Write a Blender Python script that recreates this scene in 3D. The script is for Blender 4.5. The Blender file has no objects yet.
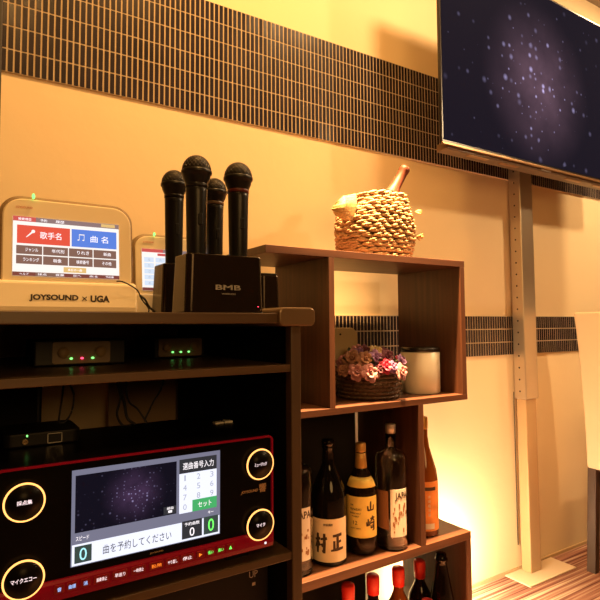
import bpy, bmesh, math, random
from mathutils import Vector, Matrix
random.seed(7)
S = bpy.context.scene
COL = S.collection
PI = math.pi

# ------------------------------------------------------------------ materials
def new_mat(name):
    m = bpy.data.materials.new(name); m.use_nodes = True
    nt = m.node_tree
    return m, nt, nt.nodes['Principled BSDF']

def mat(name, col, rough=.5, metal=0., spec=.5, trans=0., ior=1.45, coat=0., bump=None, emit=None, es=1., var=0.):
    m, nt, p = new_mat(name)
    p.inputs['Base Color'].default_value = (*col, 1)
    p.inputs['Roughness'].default_value = rough
    p.inputs['Metallic'].default_value = metal
    p.inputs['Specular IOR Level'].default_value = spec
    p.inputs['Transmission Weight'].default_value = trans
    p.inputs['IOR'].default_value = ior
    p.inputs['Coat Weight'].default_value = coat
    p.inputs['Coat Roughness'].default_value = .05
    if emit:
        p.inputs['Emission Color'].default_value = (*emit, 1)
        p.inputs['Emission Strength'].default_value = es
    if bump or var:
        tc = nt.nodes.new('ShaderNodeTexCoord')
        nz = nt.nodes.new('ShaderNodeTexNoise')
        nz.inputs['Scale'].default_value = bump[0] if bump else 30
        nz.inputs['Detail'].default_value = 4
        nt.links.new(tc.outputs['Object'], nz.inputs['Vector'])
        if bump:
            b = nt.nodes.new('ShaderNodeBump')
            b.inputs['Strength'].default_value = bump[1]
            b.inputs['Distance'].default_value = bump[2] if len(bump) > 2 else .002
            nt.links.new(nz.outputs['Fac'], b.inputs['Height'])
            nt.links.new(b.outputs['Normal'], p.inputs['Normal'])
        if var:
            r = nt.nodes.new('ShaderNodeValToRGB')
            r.color_ramp.elements[0].position = .3
            r.color_ramp.elements[1].position = .7
            r.color_ramp.elements[0].color = (*[c * (1 - var) for c in col], 1)
            r.color_ramp.elements[1].color = (*[min(1, c * (1 + var)) for c in col], 1)
            nt.links.new(nz.outputs['Fac'], r.inputs['Fac'])
            nt.links.new(r.outputs['Color'], p.inputs['Base Color'])
    return m

def glow(name, col, s=1.):
    return mat(name, (.01, .01, .01), .4, emit=col, es=s, spec=.2)

def wood(name, c1, c2, rough=.45, axis='X'):
    m, nt, p = new_mat(name)
    tc = nt.nodes.new('ShaderNodeTexCoord'); mp = nt.nodes.new('ShaderNodeMapping')
    mp.inputs['Scale'].default_value = (3, 60, 60) if axis == 'X' else (60, 60, 3)
    nz = nt.nodes.new('ShaderNodeTexNoise'); nz.inputs['Scale'].default_value = 1.2; nz.inputs['Detail'].default_value = 6
    r = nt.nodes.new('ShaderNodeValToRGB')
    r.color_ramp.elements[0].position = .35; r.color_ramp.elements[0].color = (*c1, 1)
    r.color_ramp.elements[1].position = .7; r.color_ramp.elements[1].color = (*c2, 1)
    b = nt.nodes.new('ShaderNodeBump'); b.inputs['Strength'].default_value = .1; b.inputs['Distance'].default_value = .001
    L = nt.links.new
    L(tc.outputs['Object'], mp.inputs['Vector']); L(mp.outputs['Vector'], nz.inputs['Vector'])
    L(nz.outputs['Fac'], r.inputs['Fac']); L(r.outputs['Color'], p.inputs['Base Color'])
    L(nz.outputs['Fac'], b.inputs['Height']); L(b.outputs['Normal'], p.inputs['Normal'])
    p.inputs['Roughness'].default_value = rough
    return m

def carpet_mat():
    m, nt, p = new_mat('striped_carpet')
    L = nt.links.new
    tc = nt.nodes.new('ShaderNodeTexCoord'); mp = nt.nodes.new('ShaderNodeMapping')
    mp.inputs['Scale'].default_value = (.9, 75, 1)
    nz = nt.nodes.new('ShaderNodeTexNoise'); nz.inputs['Scale'].default_value = 1.; nz.inputs['Detail'].default_value = 3
    nz.inputs['Roughness'].default_value = .7
    r = nt.nodes.new('ShaderNodeValToRGB'); cr = r.color_ramp
    cr.elements[0].position = .36; cr.elements[0].color = (.12, .04, .03, 1)
    cr.elements[1].position = .46; cr.elements[1].color = (.28, .12, .085, 1)
    e = cr.elements.new(.55); e.color = (.42, .22, .15, 1)
    e = cr.elements.new(.63); e.color = (.66, .52, .38, 1)
    n2 = nt.nodes.new('ShaderNodeTexNoise'); n2.inputs['Scale'].default_value = 500
    b = nt.nodes.new('ShaderNodeBump'); b.inputs['Strength'].default_value = .6; b.inputs['Distance'].default_value = .003
    L(tc.outputs['Object'], mp.inputs['Vector']); L(mp.outputs['Vector'], nz.inputs['Vector'])
    L(nz.outputs['Fac'], r.inputs['Fac']); L(r.outputs['Color'], p.inputs['Base Color'])
    L(tc.outputs['Object'], n2.inputs['Vector']); L(n2.outputs['Fac'], b.inputs['Height']); L(b.outputs['Normal'], p.inputs['Normal'])
    p.inputs['Roughness'].default_value = .95; p.inputs['Specular IOR Level'].default_value = .1
    return m

def particles_mat(name, cx, cz, rad, scale, strength, haze=(.10, .05, .10)):
    """a dark video image: drifting bright specks round a purple haze, on a navy ground"""
    m, nt, p = new_mat(name)
    N = nt.nodes.new; L = nt.links.new
    tc = N('ShaderNodeTexCoord'); sp = N('ShaderNodeSeparateXYZ'); cb = N('ShaderNodeCombineXYZ')
    L(tc.outputs['Object'], sp.inputs[0]); L(sp.outputs['X'], cb.inputs['X']); L(sp.outputs['Z'], cb.inputs['Y'])
    def math_(op, a, b=None, clamp=False):
        n = N('ShaderNodeMath'); n.operation = op; n.use_clamp = clamp
        for i, v in enumerate((a, b)):
            if v is None: continue
            if isinstance(v, (int, float)): n.inputs[i].default_value = v
            else: L(v, n.inputs[i])
        return n.outputs[0]
    sub = N('ShaderNodeVectorMath'); sub.operation = 'DISTANCE'; L(cb.outputs[0], sub.inputs[0]); sub.inputs[1].default_value = (cx, cz, 0)
    d = sub.outputs['Value']
    nz = N('ShaderNodeTexNoise'); nz.inputs['Scale'].default_value = scale * .25; nz.inputs['Detail'].default_value = 4
    L(cb.outputs[0], nz.inputs['Vector'])
    fall = math_('SUBTRACT', 1.0, math_('DIVIDE', d, rad), True)
    hz = math_('MULTIPLY', math_('POWER', fall, 1.5), math_('MULTIPLY', nz.outputs['Fac'], 1.8))
    vo = N('ShaderNodeTexVoronoi'); vo.voronoi_dimensions = '2D'; vo.inputs['Scale'].default_value = scale
    L(cb.outputs[0], vo.inputs['Vector'])
    sc = N('ShaderNodeSeparateColor'); L(vo.outputs['Color'], sc.inputs[0])
    size = math_('MULTIPLY', math_('POWER', sc.outputs['Red'], 1.6), .36)
    spot = math_('MULTIPLY', math_('SUBTRACT', 1.0, math_('DIVIDE', vo.outputs['Distance'], math_('ADD', size, .03)), True), 1.0)
    keep = math_('GREATER_THAN', math_('ADD', sc.outputs['Green'], math_('MULTIPLY', fall, .75)), .76)
    amp = math_('MULTIPLY', math_('MULTIPLY', spot, keep), math_('ADD', math_('MULTIPLY', fall, .8), .12))
    amp = math_('MULTIPLY', amp, math_('ADD', sc.outputs['Blue'], .2))
    def colmul(c, f):
        n = N('ShaderNodeVectorMath'); n.operation = 'SCALE'; n.inputs[0].default_value = c; L(f, n.inputs['Scale']); return n.outputs[0]
    def add(a, b):
        n = N('ShaderNodeVectorMath'); n.operation = 'ADD'
        L(a, n.inputs[0])
        if isinstance(b, tuple): n.inputs[1].default_value = b
        else: L(b, n.inputs[1])
        return n.outputs[0]
    v = add(add(colmul(haze, hz), colmul((.62, .55, 1.0), amp)), (.0065, .0058, .014))
    L(v, p.inputs['Emission Color']); p.inputs['Emission Strength'].default_value = strength
    p.inputs['Base Color'].default_value = (.004, .004, .006, 1); p.inputs['Roughness'].default_value = .06
    p.inputs['Specular IOR Level'].default_value = 0
    return m

M = dict(
    wall=mat('cream_stucco', (.82, .65, .41), .9, spec=.15, bump=(14, .35, .004)),
    ceil=mat('ceiling_paint', (.34, .26, .18), .9),
    dwall=mat('dark_panelling', (.07, .042, .026), .8, spec=.1, bump=(8, .2, .003)),
    carpet=carpet_mat(),
    skirt=mat('skirting', (.55, .38, .2), .6),
    tile=mat('dark_tile', (.022, .016, .020), .25, spec=.4, bump=(9, .12, .002), var=.35),
    grout=mat('grout', (.55, .43, .30), .9, spec=.1),
    pillar=mat('dark_pillar', (.03, .022, .018), .5),
    rackwood=wood('dark_rack_laminate', (.060, .034, .016), (.088, .050, .024), .35),
    rackpost=wood('rack_post_laminate', (.060, .034, .016), (.085, .050, .024), .45, 'Z'),
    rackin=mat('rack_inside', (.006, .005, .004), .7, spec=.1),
    capm=mat('bronze_edge', (.17, .11, .06), .3, metal=.3),
    walnut=wood('walnut_board', (.055, .019, .009), (.098, .036, .016), .45),
    walnutv=wood('walnut_panel', (.055, .019, .009), (.098, .036, .016), .45, 'Z'),
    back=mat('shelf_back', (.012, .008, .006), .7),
    blk=mat('black_plastic', (.007, .006, .006), .4, spec=.25),
    blkgl=mat('black_gloss', (.003, .0025, .0025), .3, spec=.10),
    cradle=mat('smoked_bronze_gloss', (.022, .014, .009), .16, metal=.55),
    mich=mat('mic_handle', (.008, .007, .006), .35, spec=.35),
    mesh=mat('mic_mesh', (.005, .004, .004), .5, spec=.2),
    micred=mat('red_collar', (.09, .012, .008), .4),
    silver=mat('grey_silver', (.45, .42, .38), .35, metal=.6),
    cream=mat('cream_plastic', (.88, .74, .50), .38),
    recv=mat('receiver_front', (.20, .13, .075), .45),
    bayback=mat('bay_back', (.42, .27, .15), .7),
    rim=mat('tablet_rim', (.30, .20, .10), .4),
    txt=mat('dark_print', (.05, .03, .02), .5),
    redgl=mat('glowing_red_lacquer', (.16, .003, .006), .25, spec=.3, emit=(.20, .0, .008), es=.22),  # weak red emission put into the lacquer, which is no lamp
    ring=glow('ring_light', (1.0, .42, .11), 2.3),
    wht=glow('white_light', (1, .92, .95), 1.3),
    whr=glow('pinkish_light', (1, .75, .75), 1.3),
    scrw=glow('screen_white', (.84, .86, 1.0), 1.15),
    scrg=glow('screen_grey', (.21, .21, .30), .9),
    scrd=glow('screen_dark', (.035, .04, .05), .8),
    scrgr=glow('screen_green', (.07, .50, .16), .9),
    scrcell=glow('screen_cell', (.05, .085, .075), .8),
    scrt=glow('screen_ink', (.06, .06, .09), .6),
    scrdig=glow('screen_digit', (.48, .50, .60), .95),
    cyan=glow('cyan_digit', (.45, .95, 1.0), 1.1),
    green=glow('green_light', (.15, 1.0, .12), 1.6),
    ledg=glow('led_green', (.22, 1.0, .20), 2.2),
    ledr=glow('led_red', (1.0, .05, .12), 3.5),
    blue=glow('blue_light', (.35, .55, 1.0), 1.4),
    orange=glow('orange_light', (1.0, .22, .02), 1.5),
    gold=mat('glowing_gold_print', (.55, .30, .10), .35, metal=.6, emit=(.30, .14, .04), es=.25),  # faint glow added to the ink colour, though print gives no light
    ui_w=glow('ui_white', (1.0, .93, .88), 1.05),
    ui_red=glow('ui_red', (.85, .09, .055), .95),
    ui_blue=glow('ui_blue', (.10, .24, .80), .95),
    ui_brn=glow('ui_brown', (.25, .13, .10), .9),
    ui_hdr=glow('ui_header', (.30, .20, .20), .9),
    ui_hdrred=glow('ui_header_red', (.72, .10, .09), .9),
    ui_foot=glow('ui_footer', (.25, .06, .05), .8),
    ui_yel=glow('ui_yellow', (.85, .55, .20), .95),
    ui_lb=glow('ui_pale_blue', (.70, .80, .95), 1.0),
    wire=mat('black_cable', (.012, .010, .009), .5),
    paper=mat('paper', (.75, .7, .62), .8),
    sake=mat('dark_bottle_glass', (.004, .003, .0025), .05, spec=.35),
    amber=mat('amber_glass', (.05, .022, .008), .07, coat=.5),
    wisk=mat('whisky_glass', (.010, .005, .002), .05, spec=.4),
    clear=mat('clear_glass', (.96, .97, .95), .03, trans=1., ior=1.45),
    spirit=mat('clear_spirit', (.97, .93, .86), .0, trans=1., ior=1.33),
    orgl=mat('amber_spirit_glass', (.20, .055, .010), .06, spec=.5),
    redcap=mat('red_foil', (.66, .03, .02), .35, spec=.5),
    wine=mat('wine_glass_dark', (.012, .005, .003), .05, spec=.4),
    winea=mat('wine_glass_amber', (.22, .06, .012), .07, coat=.5),
    lab_c=mat('cream_label', (.88, .72, .48), .7, var=.06),
    lab_y=mat('yellow_label', (.92, .68, .17), .6, var=.1),
    lab_w=mat('white_label', (.72, .66, .58), .6),
    lab_o=mat('orange_label', (.78, .29, .07), .6, var=.25),
    lab_br=mat('brown_patch', (.28, .12, .05), .6),
    goldcap=mat('gold_cap', (.62, .36, .10), .35, metal=.5),
    tvb=mat('tv_bezel', (.012, .010, .010), .3),
    tvedge=mat('tv_bronze_edge', (.35, .20, .10), .35, metal=.7),
    tvback=mat('tv_back', (.12, .075, .045), .4),
    steel=mat('champagne_steel', (.56, .47, .35), .36, metal=.75),
    hole=mat('dark_hole', (.02, .012, .008), .8),
    postm=mat('beige_steel', (.48, .31, .15), .45),
    plate=mat('cream_plate', (.80, .62, .42), .5),
    fabric=mat('cream_leather', (.78, .60, .38), .55, bump=(120, .1, .001)),
    dleg=mat('dark_leg', (.055, .028, .016), .4),
    straw=mat('woven_straw', (.42, .27, .145), .8, spec=.15, bump=(200, .35, .0015), var=.35),
    straw2=mat('straw_raffia', (.52, .32, .13), .8, spec=.2, bump=(200, .4, .002), var=.3),
    foil=mat('brown_foil', (.10, .026, .013), .5, spec=.25),
    wick=mat('dark_wicker', (.075, .040, .022), .45, bump=(150, .5, .002), var=.3),
    wickrim=mat('wicker_rim', (.22, .13, .06), .45),
    pink=mat('pink_petal', (.36, .16, .18), .7, var=.2),
    dpink=mat('peach_petal', (.30, .15, .10), .7, var=.2),
    mauve=mat('mauve_petal', (.22, .11, .27), .7, var=.2),
    magen=mat('magenta_petal', (.42, .025, .08), .6, var=.2),
    plum=mat('plum_petal', (.10, .02, .04), .7, var=.2),
    yelp=mat('pale_yellow_petal', (.50, .38, .20), .7),
    leaf=mat('dark_leaf', (.03, .045, .02), .6, var=.3),
    jar=mat('white_ceramic', (.76, .70, .60), .3),
    jarlid=mat('black_lid', (.012, .010, .010), .25),
    case=mat('beige_case', (.50, .38, .22), .5),
)

# ------------------------------------------------------------------ mesh builder
ORG = {}
def origin(o):
    return ORG.get(o.name, Vector((0, 0, 0)))

class MB:
    def __init__(s, m=None):
        s.v = []; s.f = []; s.mi = []; s.sm = []; s.mats = [m] if m else []; s.cur = 0
    def use(s, m):
        if m not in s.mats: s.mats.append(m)
        s.cur = s.mats.index(m); return s
    def add(s, vs, fs, smooth=False):
        o = len(s.v); s.v += [tuple(v) for v in vs]
        for f in fs:
            s.f.append([i + o for i in f]); s.mi.append(s.cur); s.sm.append(smooth)
        return s
    def box(s, x0, x1, y0, y1, z0, z1):
        v = [(x, y, z) for z in (z0, z1) for y in (y0, y1) for x in (x0, x1)]
        return s.add(v, [(0, 2, 3, 1), (4, 5, 7, 6), (0, 1, 5, 4), (2, 6, 7, 3), (0, 4, 6, 2), (1, 3, 7, 5)])
    def quad(s, x0, x1, z0, z1, y, th=.0003):
        return s.box(x0, x1, y, y + th, z0, z1)
    def prism_y(s, pts, y0, y1, dy0=None):
        n = len(pts)
        g = dy0 or (lambda x, z: 0)
        v = [(x, y0 + g(x, z), z) for x, z in pts] + [(x, y1, z) for x, z in pts]
        return s.add(v, [tuple(range(n)), tuple(range(2 * n - 1, n - 1, -1))] + [(i, i + n, (i + 1) % n + n, (i + 1) % n) for i in range(n)])
    def prism_z(s, pts, z0, z1, top=None):
        n = len(pts); t = top or pts
        v = [(x, y, z0) for x, y in pts] + [(x, y, z1) for x, y in t]
        return s.add(v, [tuple(range(n - 1, -1, -1)), tuple(range(n, 2 * n))] + [(i, (i + 1) % n, (i + 1) % n + n, i + n) for i in range(n)])
    def prism_x(s, pts, x0, x1):
        n = len(pts)
        v = [(x0, y, z) for y, z in pts] + [(x1, y, z) for y, z in pts]
        return s.add(v, [tuple(range(n)), tuple(range(2 * n - 1, n - 1, -1))] + [(i, i + n, (i + 1) % n + n, (i + 1) % n) for i in range(n)])
    def lathe(s, prof, c=(0, 0, 0), n=32, mtx=None, closed=False, smooth=True, a0=0, a1=2 * PI):
        full = abs(a1 - a0 - 2 * PI) < 1e-6
        k = n if full else n + 1
        o = []; rings = []; c = Vector(c)
        def T(p):
            p = Vector(p)
            if mtx: p = mtx @ p
            return tuple(p + c)
        for r, z in prof:
            if r < 1e-6:
                rings.append([len(o)]); o.append(T((0, 0, z)))
            else:
                st = len(o)
                for i in range(k):
                    a = a0 + (a1 - a0) * i / n
                    o.append(T((r * math.sin(a), -r * math.cos(a), z)))
                rings.append(list(range(st, st + k)))
        f = []
        seq = list(zip(rings, rings[1:]))
        if closed: seq.append((rings[-1], rings[0]))
        for A, B in seq:
            for i in range(n):
                j = (i + 1) % k
                if len(A) == 1 and len(B) == 1: continue
                if len(A) == 1: f.append((A[0], B[j], B[i]))
                elif len(B) == 1: f.append((A[i], A[j], B[0]))
                else: f.append((A[i], A[j], B[j], B[i]))
        return s.add(o, f, smooth)
    def tube(s, pts, r, n=8):
        pts = [Vector(p) for p in pts]; vs = []; fs = []
        up = Vector((0, 0, 1))
        for i, p in enumerate(pts):
            t = (pts[min(i + 1, len(pts) - 1)] - pts[max(i - 1, 0)]).normalized()
            a = t.cross(up if abs(t.z) < .95 else Vector((1, 0, 0))).normalized(); b = t.cross(a)
            rr = r[i] if isinstance(r, (list, tuple)) else r
            for k in range(n):
                q = 2 * PI * k / n
                vs.append(p + a * math.cos(q) * rr + b * math.sin(q) * rr)
        for i in range(len(pts) - 1):
            for k in range(n):
                fs.append((i * n + k, i * n + (k + 1) % n, (i + 1) * n + (k + 1) % n, (i + 1) * n + k))
        fs.append(tuple(range(n - 1, -1, -1))); fs.append(tuple(range(len(vs) - n, len(vs))))
        return s.add(vs, fs, True)
    def ell(s, c, ax, ay, az, n=10, m=6):
        """ellipsoid from three half-axis vectors"""
        c = Vector(c); ax = Vector(ax); ay = Vector(ay); az = Vector(az); vs = [c + az]; fs = []
        for i in range(1, m):
            t = PI * i / m
            for k in range(n):
                p = 2 * PI * k / n
                vs.append(c + az * math.cos(t) + (ax * math.cos(p) + ay * math.sin(p)) * math.sin(t))
        vs.append(c - az); e = len(vs) - 1
        for k in range(n):
            fs.append((0, 1 + k, 1 + (k + 1) % n)); fs.append((e, 1 + (m - 2) * n + (k + 1) % n, 1 + (m - 2) * n + k))
        for i in range(m - 2):
            for k in range(n):
                fs.append((1 + i * n + k, 1 + (i + 1) * n + k, 1 + (i + 1) * n + (k + 1) % n, 1 + i * n + (k + 1) % n))
        return s.add(vs, fs, True)
    def torus_y(s, c, R, r, n=40, m=8):
        c = Vector(c); vs = []; fs = []
        for i in range(n):
            a = 2 * PI * i / n
            for k in range(m):
                b = 2 * PI * k / m
                d = R + r * math.cos(b)
                vs.append((c.x + d * math.cos(a), c.y + r * math.sin(b), c.z + d * math.sin(a)))
        for i in range(n):
            for k in range(m):
                fs.append((i * m + k, ((i + 1) % n) * m + k, ((i + 1) % n) * m + (k + 1) % m, i * m + (k + 1) % m))
        return s.add(vs, fs, True)
    def text(s, body, cx, cz, w, h, y, bend=None, a0=0, c=(0, 0), th=.0002, shear=0, bold=0):
        """lettering facing -Y fitted in a w x h box; bend = radius to wrap it on a cylinder standing at c"""
        vs, fs = text_mesh(body, bold)
        out = []
        for x, z, t in vs:
            X = x * w; Z = z * h; X += shear * Z
            if bend:
                a = a0 + X / bend; R = bend + (th if t else 0)
                out.append((c[0] + R * math.sin(a), c[1] - R * math.cos(a), cz + Z))
            else:
                out.append((cx + X, y - (th if t else 0), cz + Z))
        return s.add(out, fs)
    def brush(s, strokes, w, h, cz, R, a0, c, fat=1.6):
        """brush-written strokes wrapped on a cylinder; each stroke: [(u, v, half width) ...] in a unit box"""
        for st in strokes:
            P = []
            for (u0, v0, t0), (u1, v1, t1) in zip(st, st[1:]):
                for k in range(5): q = k / 5; P.append((u0 + (u1 - u0) * q, v0 + (v1 - v0) * q, t0 + (t1 - t0) * q))
            P.append(st[-1]); L = []; Rr = []
            for i, (u, v, t) in enumerate(P):
                a, b = P[max(i - 1, 0)], P[min(i + 1, len(P) - 1)]
                dx, dz = (b[0] - a[0]) * w, (b[1] - a[1]) * h; l = math.hypot(dx, dz) or 1; nx, nz = -dz / l, dx / l
                x, z = (u - .5) * w, (v - .5) * h
                t *= fat * w; L.append((x + nx * t, z + nz * t)); Rr.append((x - nx * t, z - nz * t))
            n = len(P); vs = []
            for rad in (R, R + .0004):
                for x, z in L + Rr:
                    g = a0 + x / R; vs.append((c[0] + rad * math.sin(g), c[1] - rad * math.cos(g), cz + z))
            m = 2 * n; fs = []
            for i in range(n - 1):
                fs += [(i, i + 1, n + i + 1, n + i), (m + i, m + n + i, m + n + i + 1, m + i + 1), (i, m + i, m + i + 1, i + 1), (n + i, n + i + 1, m + n + i + 1, m + n + i)]
            fs += [(0, n, m + n, m), (n - 1, m + n - 1, m + 2 * n - 1, 2 * n - 1)]
            s.add(vs, fs)
        return s
    def build(s, name, parent=None, loc=None, bevel=0, seg=2, recalc=True, sub=0):
        base = origin(parent) if parent else Vector(loc or (0, 0, 0))
        me = bpy.data.meshes.new(name)
        me.from_pydata([tuple(Vector(v) - base) for v in s.v], [], s.f)
        for m in s.mats: me.materials.append(m)
        for p, i, sm in zip(me.polygons, s.mi, s.sm):
            p.material_index = i; p.use_smooth = sm
        if recalc:
            bm = bmesh.new(); bm.from_mesh(me); bmesh.ops.recalc_face_normals(bm, faces=bm.faces); bm.to_mesh(me); bm.free()
        me.update()
        o = bpy.data.objects.new(name, me); COL.objects.link(o)
        if parent: o.parent = parent
        else: o.location = base
        ORG[o.name] = base
        if bevel:
            b = o.modifiers.new('bevel', 'BEVEL'); b.width = bevel; b.segments = seg; b.limit_method = 'ANGLE'; b.angle_limit = math.radians(50)
        if sub:
            b = o.modifiers.new('sub', 'SUBSURF'); b.levels = sub; b.render_levels = sub
        return o

_tc = {}
def text_mesh(body, bold=0):
    if (body, bold) in _tc: return _tc[body, bold]
    cu = bpy.data.curves.new('t', 'FONT'); cu.body = body; cu.size = 1; cu.extrude = .01; cu.resolution_u = 3; cu.offset = bold
    ob = bpy.data.objects.new('t', cu); COL.objects.link(ob)
    dg = bpy.context.evaluated_depsgraph_get(); dg.update()
    me = bpy.data.meshes.new_from_object(ob.evaluated_get(dg))
    xs = [v.co.x for v in me.vertices]; ys = [v.co.y for v in me.vertices]
    x0, x1, y0, y1 = min(xs), max(xs), min(ys), max(ys)
    vs = [((v.co.x - x0) / (x1 - x0) - .5, (v.co.y - y0) / (y1 - y0) - .5, v.co.z > 0) for v in me.vertices]
    fs = [list(p.vertices) for p in me.polygons]
    bpy.data.objects.remove(ob); bpy.data.curves.remove(cu); bpy.data.meshes.remove(me)
    _tc[body, bold] = (vs, fs)
    return _tc[body, bold]

def rrect(x0, x1, z0, z1, r, n=6, corners=(1, 1, 1, 1)):
    """rounded rectangle outline, corners: bl, br, tr, tl"""
    out = []
    for k, (cx, cz, a) in enumerate(((x0 + r, z0 + r, PI), (x1 - r, z0 + r, 1.5 * PI), (x1 - r, z1 - r, 0), (x0 + r, z1 - r, .5 * PI))):
        if not corners[k]:
            out.append(((x0, z0), (x1, z0), (x1, z1), (x0, z1))[k]); continue
        for i in range(n + 1):
            q = a + .5 * PI * i / n
            out.append((cx + r * math.cos(q), cz + r * math.sin(q)))
    return out

def tag(o, label, cat, group=None):
    o['label'] = label; o['category'] = cat
    if group: o['group'] = group
    return o
def thing(name, loc, label, cat, group=None):
    o = bpy.data.objects.new(name, None); COL.objects.link(o); o.location = loc; o.empty_display_size = .05
    ORG[o.name] = Vector(loc)
    return tag(o, label, cat, group)
def struct(o):
    o['kind'] = 'structure'; return o

# ------------------------------------------------------------------ the room
YW = 1.44
RX0, RX1, RY0, RH = -1.2, 3.9, -2.2, 2.62
struct(MB(M['carpet']).box(RX0 - .1, RX1 + .1, RY0 - .1, YW + .1, -.1, 0).build('floor'))
struct(MB(M['ceil']).box(RX0 - .1, RX1 + .1, RY0 - .1, YW + .1, RH, RH + .1).build('ceiling'))
struct(MB(M['wall']).box(RX0 - .1, RX1 + .1, YW, YW + .1, 0, RH).build('wall_back'))
struct(MB(M['dwall']).box(RX0 - .1, RX0, RY0, YW, 0, RH).build('wall_left'))
struct(MB(M['dwall']).box(RX1, RX1 + .1, RY0, YW, 0, RH).build('wall_right'))
struct(MB(M['dwall']).box(RX0 - .1, RX1 + .1, RY0 - .1, RY0, 0, RH).build('wall_front'))
struct(MB(M['skirt']).box(RX0, RX1, YW - .006, YW, 0, .012).build('baseboard_back'))
struct(MB(M['pillar']).box(-.16, .0695, YW - .08, YW, 0, RH).build('trim_1', bevel=.003))

def tile_band(name, x0, x1, z0, z1, rows):
    mb = MB(M['grout']).box(x0, x1, YW - .005, YW, z0, z1)
    mb.use(M['tile'])
    pitch = .0148; rp = (z1 - z0) / rows; n = int((x1 - x0) / pitch)
    for i in range(n):
        for j in range(rows):
            a = x0 + i * pitch + .0017; b = a + pitch - .0042
            c = z0 + j * rp + .0018; d = c + rp - .0040
            y = YW - .0062 - random.random() * .0004; t = (random.random() - .5) * .0005
            v = [(a, y + t, c), (b, y - t, c), (b, y - t, d), (a, y + t, d), (a, YW - .004, c), (b, YW - .004, c), (b, YW - .004, d), (a, YW - .004, d)]
            mb.add(v, [(0, 1, 2, 3), (0, 4, 5, 1), (3, 2, 6, 7), (0, 3, 7, 4), (1, 5, 6, 2)])
    return struct(mb.build(name, recalc=False))
tile_band('trim_2', .0695, 3.3, 1.611, 1.953, 6)
tile_band('trim_3', .0695, 3.3, .873, 1.033, 3)

# ------------------------------------------------------------------ equipment rack
rack = thing('equipment_rack', (.25, 1.0, 0), 'dark brown karaoke equipment rack with open shelves at the left', 'rack')
RB = 1.395
for x0, y0 in ((.488, .80), (-.003, .80), (.488, RB - .02), (-.003, RB - .02)):
    MB(M['rackpost']).box(x0, x0 + .020, y0, y0 + .02, 0, 1.004).build('post', rack, bevel=.002)
MB(M['rackwood']).box(-.02, .478, .80, RB, 1.004, 1.0215).build('top_board', rack, bevel=.0015)
pts = rrect(.4605, .534, .999, 1.0315, .010, 6, (1, 1, 1, 1))
MB(M['capm']).prism_y(pts, .792, RB).build('end_cap', rack, bevel=.003)
for z0, z1 in ((.9205, .933), (.6050, .618), (.10, .115)):
    MB(M['rackwood']).box(.017, .488, .802, RB, z0, z1).build('shelf', rack, bevel=.001)
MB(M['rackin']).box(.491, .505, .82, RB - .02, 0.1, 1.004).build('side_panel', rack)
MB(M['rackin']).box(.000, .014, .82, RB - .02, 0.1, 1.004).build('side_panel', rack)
MB(M['bayback']).box(.318, .488, RB - .012, RB - .002, .618, .9205).build('back_panel', rack)
MB(M['bayback']).box(.017, .488, RB - .012, RB - .002, .933, 1.004).build('back_panel', rack)

# amplifier in the bottom bay
amp = thing('amplifier', (.25, 1.0, .115), 'black amplifier box in the lowest bay of the equipment rack, under the karaoke machine', 'amplifier')
MB(M['blk']).box(.04, .470, .85, 1.15, .135, .590).build('body', amp, bevel=.004)
for x0, x1 in ((.06, .12), (.39, .45)):
    MB(M['blk']).box(x0, x1, .87, 1.13, .115, .136).build('foot', amp)
mb = MB(M['silver']); mb.text('UP', .4395, .575, .016, .011, .8495); mb.box(.437, .443, .849, .8499, .556, .561)
mb.build('front_print', amp)

# wireless receivers with LED rows on the upper shelf
def receiver(xc, y, label, leds, w=.075):
    r = thing('wireless_receiver', (xc, y + .05, .933), label, 'receiver', 'wireless receivers on the upper rack shelf')
    MB(M['blk']).box(xc - w, xc + w, y + .002, y + .13, .934, .978).build('body', r, bevel=.003)
    MB(M['recv']).prism_y(rrect(xc - .047, xc + .047, .938, .975, .004), y - .001, y + .003).build('front_panel', r)
    for sgn in (-1, 1):
        MB(M['rim']).lathe([(0, 0), (.0085, 0), (.0095, .004), (.0095, .01), (0, .01)], (xc + sgn * .030, y + .004 - .012, .957), 20,
                                  Matrix.Rotation(-PI / 2, 3, 'X')).build('knob', r)
    for k, mm in enumerate(leds):
        MB(M[mm]).ell((xc + (k - 1) * .0175, y - .002, .9465), (.0026, 0, 0), (0, .002, 0), (0, 0, .0018), 10, 6).build('led', r)
receiver(.183, .995, 'left black receiver box with a red LED between two green LEDs', ('ledg', 'ledr', 'ledg'))
receiver(.398, 1.10, 'right black receiver box with three green LEDs in a row', ('ledg', 'ledg', 'ledg'), .055)

# dark speaker standing behind the machine at the far left
sp = thing('speaker', (.03, 1.14, .618), 'black speaker box at the left end of the rack behind the small control box', 'speaker')
MB(M['blk']).box(.018, .132, 1.08, 1.21, .618, .905).build('cabinet', sp, bevel=.004)
MB(M['rackin']).box(.026, .124, 1.076, 1.081, .64, .895).build('grille', sp, bevel=.002)

# ------------------------------------------------------------------ karaoke machine
km = thing('karaoke_machine', (.2515, .93, .618), 'black karaoke machine with red trim, lit ring buttons and a colour touch screen', 'karaoke machine')
FY = .80
KX0, KX1, KZ0, KZ1 = .045, .4515, .637, .817
MB(M['blkgl']).prism_y(rrect(KX0, KX1, KZ0, KZ1, .006), FY + .004, 1.04).build('body', km)
for x in (.10, .40):
    MB(M['blk']).box(x - .02, x + .02, .83, 1.02, .618, .638).build('foot', km)
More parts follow.
